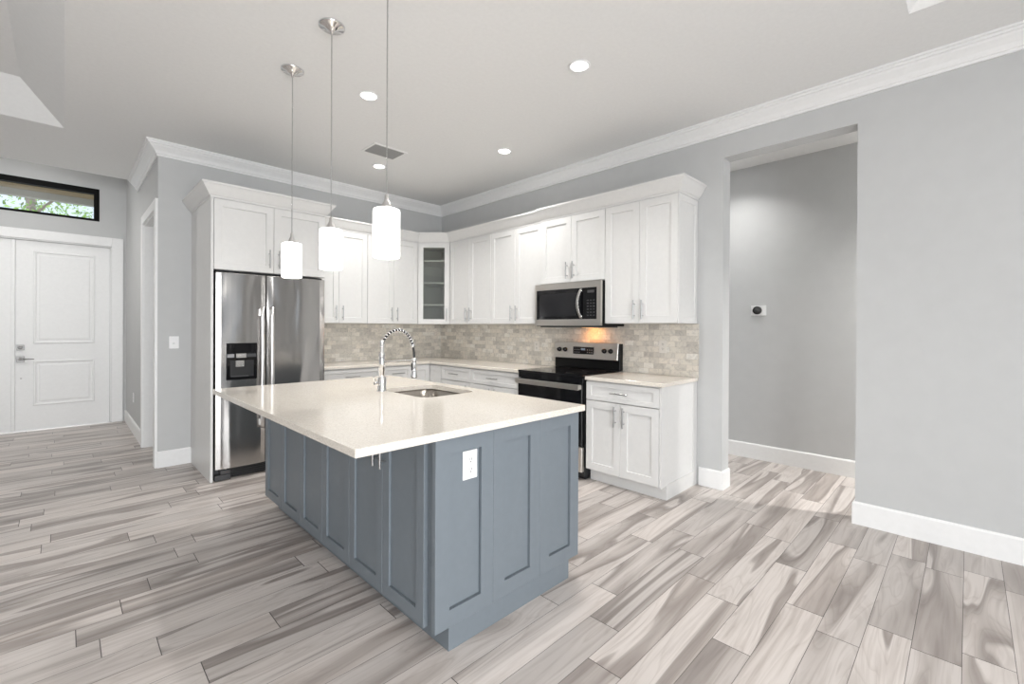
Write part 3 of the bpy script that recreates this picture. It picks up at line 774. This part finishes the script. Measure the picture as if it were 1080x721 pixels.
MB().tube(hel, 0.0042, 6).build('spring', 'chrome', t)
p = arc[int(79 * last)]; tg = (arc[int(79 * last) + 1] - p).normalized()
MB().lathe(p - tg * 0.008, [(0, 0), (0.0135, 0), (0.0135, 0.022), (0, 0.022)], 18, tg).build('spring_ferrule', 'chrome', t)
hx = ex_
MB().lathe((hx, fy, 1.125), [(0, 0), (0.0115, 0), (0.0115, -0.01), (0.0165, -0.016), (0.0165, -0.085), (0.0185, -0.092), (0.0225, -0.128), (0.0225, -0.138), (0, -0.138)], 24).build('spray_head', 'chrome', t)
m = MB(); m.tube([(fx, fy, 1.108), (hx - 0.02, fy, 1.108)], 0.005, 10); m.lathe((hx, fy, 1.098), [(0.0168, 0), (0.022, 0), (0.022, 0.02), (0.0168, 0.02), (0.0168, 0)], 20)
m.build('holder_arm', 'chrome', t)
MB().slab((hx, fy, 0), Y_, NX, -0.005, 0.005, 1.04, 1.09, 0.0155, 0.021).build('spray_button', 'blackp', t, bevel=0.002)

# ================================================================== refrigerator
t = thing('refrigerator', 'stainless side by side refrigerator with black water dispenser', 'refrigerator', (-2.49, -0.42, 0))
FX0, FX1, FS = -2.952, -2.022, -2.556
FY = -0.845
MB().box(FX0 + 0.004, FX1 - 0.004, -0.765, -0.03, 0.012, 1.785).build('cabinet_body', 'grey', t)
def fdoor(x0, x1):
    # gently crowned front
    m = MB(); n = 10; pr = []
    for k in range(n + 1):
        u = k / n; pr.append((x0 + (x1 - x0) * u, FY - 0.006 * (1 - (2 * u - 1) ** 2) + 0.006 - (0.0 if 0 < k < n else -0.006)))
    poly = [(x0, -0.772)] + pr + [(x1, -0.772)]
    m.prism(poly, 0.10, 1.797)
    return m
dl = fdoor(FX0, FS - 0.004).build('freezer_door', 'fridge', t, bevel=0.004, seg=2)
dr = fdoor(FS + 0.004, FX1).build('fridge_door', 'fridge', t, bevel=0.004, seg=2)
for dd, x, s in ((dl, FS - 0.043, -1), (dr, FS + 0.038, 1)):
    m = MB(); P = []
    for k in range(13):
        u = k / 12; z = 0.42 + 1.09 * u; bow = 0.058 - 0.012 * (2 * u - 1) ** 2
        P.append((x, z, bow))
    vs = []; NS = 14
    for a, z, c in P:
        for q in range(NS):
            an = 2 * PI * q / NS; vs.append((a + 0.0165 * math.cos(an), z, c - 0.008 + 0.010 * math.sin(an)))
    fs = [(NS * i + k, NS * i + (k + 1) % NS, NS * i + NS + (k + 1) % NS, NS * i + NS + k) for i in range(12) for k in range(NS)] + [tuple(range(NS)), tuple(range(12 * NS, 13 * NS))]
    m.frame3((0, FY, 0), X_, NY, vs, fs, True)
    for z in (0.47, 1.46): m.slab((0, FY, 0), X_, NY, x - 0.011, x + 0.011, z - 0.03, z + 0.03, -0.002, 0.045)
    m.build('handle', 'satin', dd)
# dispenser
OD = (0, FY - 0.002, 0)
m = MB()
m.slab(OD, X_, NY, -2.874, -2.634, 0.866, 1.186, -0.003, 0.007)
dp = m.build('dispenser', 'black', dl, bevel=0.004)
MB().slab(OD, X_, NY, -2.846, -2.662, 0.892, 1.035, 0.007, 0.0085).build('dispenser_recess', 'blackp', dl)
m = MB(); m.slab(OD, X_, NY, -2.869, -2.815, 1.062, 1.092, 0.0072, 0.010); m.build('dispenser_button', 'greyl', dl)
MB().slab(OD, X_, NY, -2.800, -2.722, 1.058, 1.094, 0.0072, 0.010).build('dispenser_button', 'steel', dl)
MB().slab(OD, X_, NY, -2.718, -2.642, 1.062, 1.092, 0.0072, 0.010).build('dispenser_button', 'grey', dl)
m = MB(); m.slab(OD, X_, NY, -2.806, -2.738, 0.978, 1.034, 0.0086, 0.020); m.build('dispenser_paddle', 'steel', dl, bevel=0.003)
MB().slab(OD, X_, NY, -2.838, -2.705, 0.893, 0.901, 0.0086, 0.022).build('drip_tray', 'grey', dl)
# top hinge cover, bottom grille
m = MB(); m.box(FX0 + 0.01, FX1 - 0.015, -0.80, -0.70, 1.7975, 1.8125); m.build('hinge_cover', 'blackp', t, bevel=0.003)
m = MB(); m.box(FX0 + 0.12, FX1 - 0.01, -0.80, -0.766, 0.012, 0.092)
for k in range(4): m.box(FX0 + 0.125, FX1 - 0.015, -0.806, -0.80, 0.02 + 0.018 * k, 0.028 + 0.018 * k)
m.build('base_grille', 'blackp', t)
m = MB(); m.box(FX0 - 0.002, FX0 + 0.115, -0.838, -0.766, 0.006, 0.050); m.box(FX0 + 0.04, FX0 + 0.115, -0.836, -0.766, 0.054, 0.088); m.build('foot_cover', 'grey', t, bevel=0.002)
for x in (FX0 + 0.06, FX1 - 0.06):
    for y in (-0.7, -0.1): MB().lathe((x, y, 0), [(0, 0), (0.02, 0), (0.02, 0.012), (0, 0.012)], 14).build('levelling_foot', 'blackp', t)

# ================================================================== range
RY0, RY1 = -2.992, -2.212
t = thing('range', 'stainless and black electric range with smooth glass cooktop', 'range', (-0.33, -2.6, 0))
MB().box(-0.630, -0.02, RY0 + 0.002, RY1 - 0.002, 0.03, 0.898).build('body', 'blackp', t)
m = MB(); m.box(-0.668, -0.075, RY0 - 0.004, RY1 + 0.004, 0.899, 0.920); c_ = m.build('cooktop', 'black', t, bevel=0.004, seg=2)
MB().box(-0.664, -0.632, RY0, RY1, 0.848, 0.898).build('front_fascia', 'black', t, bevel=0.003)
for (x, y, r) in ((-0.50, -2.40, 0.115), (-0.50, -2.80, 0.095), (-0.22, -2.40, 0.08), (-0.22, -2.80, 0.11)):
    MB().lathe((x, y, 0.9203), [(r, 0), (r - 0.002, 0.0003), (r - 0.004, 0)], 40).build('burner_ring', 'grey', c_)
od = MB().box(-0.672, -0.632, RY0 + 0.001, RY1 - 0.001, 0.298, 0.844).build('oven_door', 'black', t, bevel=0.004)
m = MB(); m.box(-0.722, -0.705, RY0 + 0.005, RY1 - 0.005, 0.795, 0.842)
m.box(-0.706, -0.671, RY0 + 0.005, RY0 + 0.045, 0.800, 0.838); m.box(-0.706, -0.671, RY1 - 0.045, RY1 - 0.005, 0.800, 0.838)
m.build('oven_handle', 'steel_h', od, bevel=0.004, seg=2)
MB().box(-0.672, -0.632, RY0 + 0.001, RY1 - 0.001, 0.075, 0.292).build('storage_drawer', 'steel_h', t, bevel=0.003)
m = MB(); m.box(-0.60, -0.55, RY0 + 0.01, RY1 - 0.01, 0.0, 0.07); m.build('kickplate', 'blackp', t)
bgm = MB(); bgm.box(-0.072, -0.012, RY0 - 0.002, RY1 + 0.022, 0.9205, 1.182)
bgd = bgm.build('backguard', 'matblack', t, bevel=0.003)
m = MB(); m.add([(-0.098, RY0 + 0.010, 1.022), (-0.098, RY1 + 0.022, 1.022), (-0.078, RY1 + 0.022, 1.186), (-0.078, RY0 + 0.010, 1.186),
                 (-0.0725, RY0 + 0.010, 1.022), (-0.0725, RY1 + 0.022, 1.022), (-0.0725, RY1 + 0.022, 1.186), (-0.0725, RY0 + 0.010, 1.186)],
                [(0, 1, 2, 3), (7, 6, 5, 4), (0, 4, 5, 1), (1, 5, 6, 2), (2, 6, 7, 3), (3, 7, 4, 0)])
cp = m.build('control_panel', 'steel_h', bgd, bevel=0.002)
nrm = Vector((-0.164, 0, 0.020)).normalized()
pf = lambda z: -0.098 + (z - 1.022) / 0.164 * 0.020
for y in (-2.265, -2.345, -2.832, -2.905):
    m = MB(); z = 1.108; m.lathe((pf(z), y, z), [(0.0, 0), (0.024, 0), (0.024, 0.006), (0.019, 0.010), (0.017, 0.028), (0.0, 0.029)], 22, nrm)
    m.slab((pf(z) - 0.027, y, z), Y_, NX, -0.0025, 0.0025, -0.016, 0.016, 0, 0.004)
    k_ = m.build('knob', 'black', bgd)
m = MB(); m.slab((0, 0, 0), Y_, NX, -2.705, -2.452, 1.068, 1.142, 0.0865, 0.0965); dsp = m.build('display', 'black', bgd)
for i in range(9):
    for j in range(2):
        if 3 <= i <= 5: continue
        y = -2.468 - 0.0262 * i; MB().slab((0, 0, 0), Y_, NX, y - 0.014, y - 0.004, 1.082 + 0.026 * j, 1.090 + 0.026 * j, 0.0966, 0.0972).build('touch_key', 'greyl', bgd)
m = MB(); m.slab((0, 0, 0), Y_, NX, -2.605, -2.553, 1.108, 1.128, 0.0966, 0.0973); m.build('clock_readout', 'disp', bgd)

# ================================================================== microwave
t = thing('microwave', 'stainless over the range microwave with black glass door', 'microwave', (-0.21, -2.6, 1.35))
MY0, MY1 = -3.005, -2.200; MZ0, MZ1 = 1.352, 1.774
MB().box(-0.385, -0.012, MY0 + 0.002, MY1 - 0.002, MZ0, MZ1 - 0.001).build('housing', 'matblack', t)
mx_ = -0.412
m = MB(); O_ = (mx_, 0, 0); g0, g1, q0, q1 = MY0 + 0.045, MY1 - 0.022, MZ0 + 0.066, MZ1 - 0.062
m.slab(O_, Y_, NX, MY0, MY1, q1, MZ1 - 0.002, -0.026, 0); m.slab(O_, Y_, NX, MY0, MY1, MZ0 + 0.004, q0, -0.026, 0)
m.slab(O_, Y_, NX, MY0, g0, q0, q1, -0.026, 0); m.slab(O_, Y_, NX, g1, MY1, q0, q1, -0.026, 0)
fr = m.build('face_frame', 'steel_h', t)
MB().slab(O_, Y_, NX, g0 + 0.135, g1, q0, q1, -0.026, -0.003).build('door_glass', 'black', t)
MB().slab(O_, Y_, NX, g0, g0 + 0.132, q0, q1, -0.026, -0.003).build('control_panel', 'black', t)
MB().slab(O_, Y_, NX, g0 + 0.235, g1 - 0.045, q0 + 0.03, q1 - 0.04, -0.003, -0.0022).build('viewing_window', 'dkglass', t)
m = MB()
for i in range(3):
    for j in range(6): m.slab(O_, Y_, NX, g0 + 0.022 + 0.034 * i, g0 + 0.042 + 0.034 * i, q0 + 0.03 + 0.028 * j, q0 + 0.040 + 0.028 * j, -0.003, -0.0024)
m.build('keypad', 'grey', t)
m = MB(); m.slab(O_, Y_, NX, g0 + 0.03, g0 + 0.105, q1 - 0.05, q1 - 0.025, -0.003, -0.0024); m.build('clock_readout', 'grey', t)
m = MB(); vs = []; N_ = 12; hy = g0 + 0.172
for k in range(N_ + 1):
    u = k / N_; z = q0 + 0.010 + (q1 - q0 - 0.02) * u; b_ = (1 - (2 * u - 1) ** 2)
    c = 0.012 + 0.030 * b_; yo = 0.022 * b_
    vs += [(hy + yo - 0.016, z, c - 0.010), (hy + yo + 0.016, z, c - 0.010), (hy + yo + 0.013, z, c), (hy + yo - 0.013, z, c)]
fs = [(4 * i + k, 4 * i + (k + 1) % 4, 4 * i + 4 + (k + 1) % 4, 4 * i + 4 + k) for i in range(N_) for k in range(4)] + [(0, 1, 2, 3), (4 * N_, 4 * N_ + 1, 4 * N_ + 2, 4 * N_ + 3)]
m.frame3(O_, Y_, NX, vs, fs)
m.slab(O_, Y_, NX, hy - 0.012, hy + 0.012, q0 + 0.010, q0 + 0.034, -0.003, 0.010); m.slab(O_, Y_, NX, hy - 0.012, hy + 0.012, q1 - 0.034, q1 - 0.010, -0.003, 0.010)
m.build('handle', 'steel', t, bevel=0.002)
m = MB(); m.box(-0.38, -0.05, MY0 + 0.05, MY1 - 0.05, MZ0 - 0.012, MZ0 - 0.0005); m.build('underside_filter', 'grey', t)
m = MB(); m.box(-0.16, -0.10, -2.71, -2.61, MZ0 - 0.016, MZ0 - 0.0125); m.build('task_lamp_lens', 'bulbw', t)
L = area('microwave_task_lamp', (-0.13, -2.66, MZ0 - 0.02), (0.3, 0, -1), 0.05, 0.09, 1.1, (1.0, 0.40, 0.10))

# ================================================================== pendants
PG = 'pendant lamps over the island'
def pendant(y, label):
    x = -2.785; t = thing('pendant_lamp', label, 'lamp', (x, y, 1.66), PG)
    MB().lathe((x, y, CZ - 0.0005), [(0.0, 0), (0.072, 0), (0.072, -0.006), (0.066, -0.011), (0.040, -0.016), (0.030, -0.026), (0.012, -0.034), (0.006, -0.05), (0, -0.05)], 36).build('canopy', 'chrome', t)
    MB().tube([(x, y, 1.955), (x, y, CZ - 0.03)], 0.0028, 8).build('cord', 'cord', t)
    MB().tube([(x, y, 1.955), (x, y, CZ - 0.03)], 0.0012, 6).build('wire', 'satin', t)
    MB().lathe((x, y, 1.89), [(0, 0), (0.026, 0), (0.024, 0.012), (0.012, 0.040), (0.0095, 0.045), (0.0095, 0.062), (0.005, 0.070), (0, 0.070)], 24).build('socket_cap', 'nickel', t)
    MB().lathe((x, y, 1.66), [(0.056, 0.0), (0.060, 0.001), (0.0625, 0.008), (0.0625, 0.218), (0.060, 0.226), (0.052, 0.230), (0.0, 0.230)], 40).build('glass_shade', 'shade', t)
    return t
pendant(-2.158, 'pendant lamp with white cylinder shade hanging nearest the refrigerator')
pendant(-2.783, 'middle pendant lamp with white cylinder shade of the row of three')
pendant(-3.410, 'pendant lamp with white cylinder shade hanging nearest the viewer, largest of three')

# ================================================================== ceiling lights and vent
def can_light(x, y, z=CZ, label=None, watts=CAN_W, spread=2.1):
    t = thing('recessed_light', label, 'light', (x, y, z), 'recessed ceiling lights')
    MB().lathe((x, y, z), [(0.054, -0.001), (0.070, -0.001), (0.073, -0.004), (0.070, -0.0075), (0.058, -0.009), (0.054, -0.004), (0.054, -0.001)], 36).build('trim_ring', 'white', t)
    MB().lathe((x, y, z), [(0.056, -0.003), (0.055, -0.005), (0, -0.006)], 36).build('lens', 'lens', t)
    area('can_lamp', (x, y, z - 0.014), (0, 0, -1), 0.11, 0.11, watts, (1.0, 0.985, 0.96), 'DISK', spread)
can_light(-2.266, -2.212, label='round lit ceiling light nearest the pendants, left of the air vent')
can_light(-1.476, -3.551, label='round lit ceiling light nearest the viewer, over the open floor')
can_light(-0.834, -2.172, label='round lit ceiling light in front of the microwave')
can_light(-1.484, -0.922, label='round lit ceiling light just beyond the air vent')
can_light(0.72, -3.66, 3.0125, 'round lit ceiling light in the hall', 5.5, 2.1)
can_light(-4.3, 2.1, 3.66, 'unseen fill light added high in the foyer', 6, PI)  # out of view, added to brighten the foyer
can_light(0.62, -5.9, 3.0125, 'unseen fill light added at the far end of the hall', 42)  # out of view, added to light the hall evenly
for i, (x, y) in enumerate(FILL_CANS):
    z = CZ + 0.25 if (-7.3 < x < -4.15 and -3.1 < y < -0.1) or (-4.3 < x < -0.9 and -7.9 < y < -5.4) else CZ
    can_light(x, y, z, 'unseen fill light added over the foyer end of the living room' if y > 0 else 'unseen fill light added over the living room behind the viewer', FILL_W * (1.9 if y > 0 else 1), PI)

t = thing('air_vent', 'grey slatted air vent in the ceiling beyond the pendants', 'vent', (-1.645, -1.325, CZ))
vx0, vx1, vy0, vy1 = -1.80, -1.49, -1.435, -1.215
m = MB()
fw = 0.022
m.box(vx0 - fw, vx1 + fw, vy0 - fw, vy0, CZ - 0.006, CZ); m.box(vx0 - fw, vx1 + fw, vy1, vy1 + fw, CZ - 0.006, CZ); m.box(vx0 - fw, vx0, vy0, vy1, CZ - 0.006, CZ); m.box(vx1, vx1 + fw, vy0, vy1, CZ - 0.006, CZ)
m.build('frame', 'ceil', t)
MB().box(vx0, vx1, vy0, vy1, CZ - 0.002, CZ - 0.0005).build('backing', 'grey', t)
for k in range(9):
    y = vy0 + (vy1 - vy0) * (k + 0.5) / 9
    lo, hi = CZ - 0.010, CZ - 0.003
    m = MB(); m.add([(vx0, y - 0.009, hi), (vx1, y - 0.009, hi), (vx1, y + 0.011, lo), (vx0, y + 0.011, lo), (vx0, y - 0.009, hi + 0.001), (vx1, y - 0.009, hi + 0.001), (vx1, y + 0.011, lo + 0.001), (vx0, y + 0.011, lo + 0.001)],
                    [(0, 1, 2, 3), (7, 6, 5, 4), (0, 4, 5, 1), (1, 5, 6, 2), (2, 6, 7, 3), (3, 7, 4, 0)]); m.build('slat', 'vent', t)

# ================================================================== outlets, switch, thermostat
def outlet(label, O, U, N, a, z, w=0.072, h=0.116, name='wall_outlet', mat='white', duplex=True):
    bp = Vector(O) + Vector(U) * a + Vector((0, 0, z))
    t = thing(name, label, 'outlet', bp)
    m = MB(); m.slab(O, U, N, a - w / 2, a + w / 2, z - h / 2, z + h / 2, 0.0004, 0.006); m.build('cover_plate', mat, t, bevel=0.002)
    for dz in (-0.021, 0.021):
        f = MB(); f.slab(O, U, N, a - 0.0165, a + 0.0165, z + dz - 0.0145, z + dz + 0.0145, 0.006, 0.0075); f_ = f.build('receptacle', mat, t, bevel=0.001)
        s = MB(); s.slab(O, U, N, a - 0.0085, a - 0.0055, z + dz - 0.002, z + dz + 0.009, 0.0075, 0.0079); s.slab(O, U, N, a + 0.0055, a + 0.0085, z + dz - 0.002, z + dz + 0.008, 0.0075, 0.0079)
        s.slab(O, U, N, a - 0.003, a + 0.003, z + dz - 0.011, z + dz - 0.006, 0.0075, 0.0079)
        s.build('slots', 'grey', f_)
    return t
outlet('white outlet on the panelled end of the blue grey island', (0, -3.857, 0), X_, NY, -2.639, 0.748, 0.078, 0.122)
outlet('pale outlet in the backsplash right of the range', (-0.0115, 0, 0), NY, NX, 3.406, 1.170, mat='almond')
outlet('pale outlet in the backsplash left of the range', (-0.0115, 0, 0), NY, NX, 1.867, 1.125, mat='almond')
outlet('white outlet low on the foyer wall beyond the cased doorway', (WL, 0, 0), NY, NX, -2.01, 0.436)
t = thing('light_switch', 'white light switch on the grey wall left of the refrigerator panel', 'switch', (-3.12, 0, 1.176))
MB().slab((0, 0, 0), X_, NY, -3.158, -3.082, 1.118, 1.236, 0.0004, 0.006).build('cover_plate', 'white', t, bevel=0.002)
m = MB(); m.slab((0, 0, 0), X_, NY, -3.137, -3.103, 1.144, 1.210, 0.006, 0.0085); m.build('rocker', 'white', t, bevel=0.001)
MB().lathe((-3.12, -0.0085, 1.168), [(0, 0), (0.009, 0), (0.008, 0.006), (0, 0.007)], 16, NY).build('dial', 'white', t)
t = thing('thermostat', 'white thermostat with black round dial on the hall wall', 'thermostat', (1.185, -3.84, 1.523))
MB().slab((1.185, 0, 0), NY, NX, 3.768, 3.912, 1.472, 1.574, 0.0004, 0.010).build('wall_plate', 'white', t, bevel=0.003)
MB().lathe((1.175, -3.832, 1.524), [(0, 0), (0.041, 0), (0.041, 0.022), (0.036, 0.027), (0, 0.027)], 36, NX).build('dial', 'blackp', t)
MB().lathe((1.1478, -3.832, 1.524), [(0, 0), (0.024, 0), (0.024, 0.0008), (0, 0.0008)], 30, NX).build('dial_face', 'grey', t)

# ================================================================== trees outside the transom
def tree(x, y, h, label, seed, crown=(1.6, 1.6), cz=3.9, nleaf=2600):
    rnd = random.Random(seed)
    t = thing('tree', label, 'tree', (x, y, 0), 'trees beyond the front porch')
    m = MB(); m.tube([(x, y, 0), (x + 0.05, y, h * 0.5), (x - 0.05, y, h)], [0.13, 0.10, 0.05], 12)
    m.build('trunk', 'bark', t)
    m = MB(); tips = []
    for k in range(9):
        a = rnd.uniform(0, 2 * PI); z = rnd.uniform(0.5, 0.95) * h; L = rnd.uniform(0.8, 1.6)
        p0 = Vector((x, y, z)); p1 = p0 + Vector((math.cos(a) * L * .5, math.sin(a) * L * .5, 0.3)); p2 = p0 + Vector((math.cos(a) * L, math.sin(a) * L, rnd.uniform(0.3, 0.9)))
        m.tube([p0, p1, p2], [0.035, 0.025, 0.012], 6); tips += [p1, p2]
    m.build('branches', 'bark', t)
    m = MB()
    for k in range(nleaf):
        c = rnd.choice(tips) + Vector((rnd.gauss(0, .38), rnd.gauss(0, .38), rnd.gauss(0, .3)))
        u = Vector((rnd.gauss(0, 1), rnd.gauss(0, 1), rnd.gauss(0, 1))).normalized(); v = u.orthogonal().normalized(); s = rnd.uniform(0.03, 0.065)
        m.add([c - u * s, c + v * s * .45 , c + u * s, c - v * s * .45], [(0, 1, 2, 3)])
    f = m.build('foliage', 'leaf', t); f['kind'] = 'stuff'
tree(-4.35, 8.2, 5.0, 'leafy green tree with pale trunk seen through the transom window', 3)
tree(-2.9, 12.5, 6.0, 'leafy green tree at the end of the transom window beside the black frame', 5, nleaf=3600)
tree(-7.4, 12.0, 6.5, 'sparse tree with bare branches against the sky in the transom window', 8, nleaf=120)
struct('ground', MB().box(-14, 8, FD + 0.15, 20, -0.2, -0.1), 'fascia')

for o in list(bpy.data.objects):
    if '_o' in o: del o['_o']
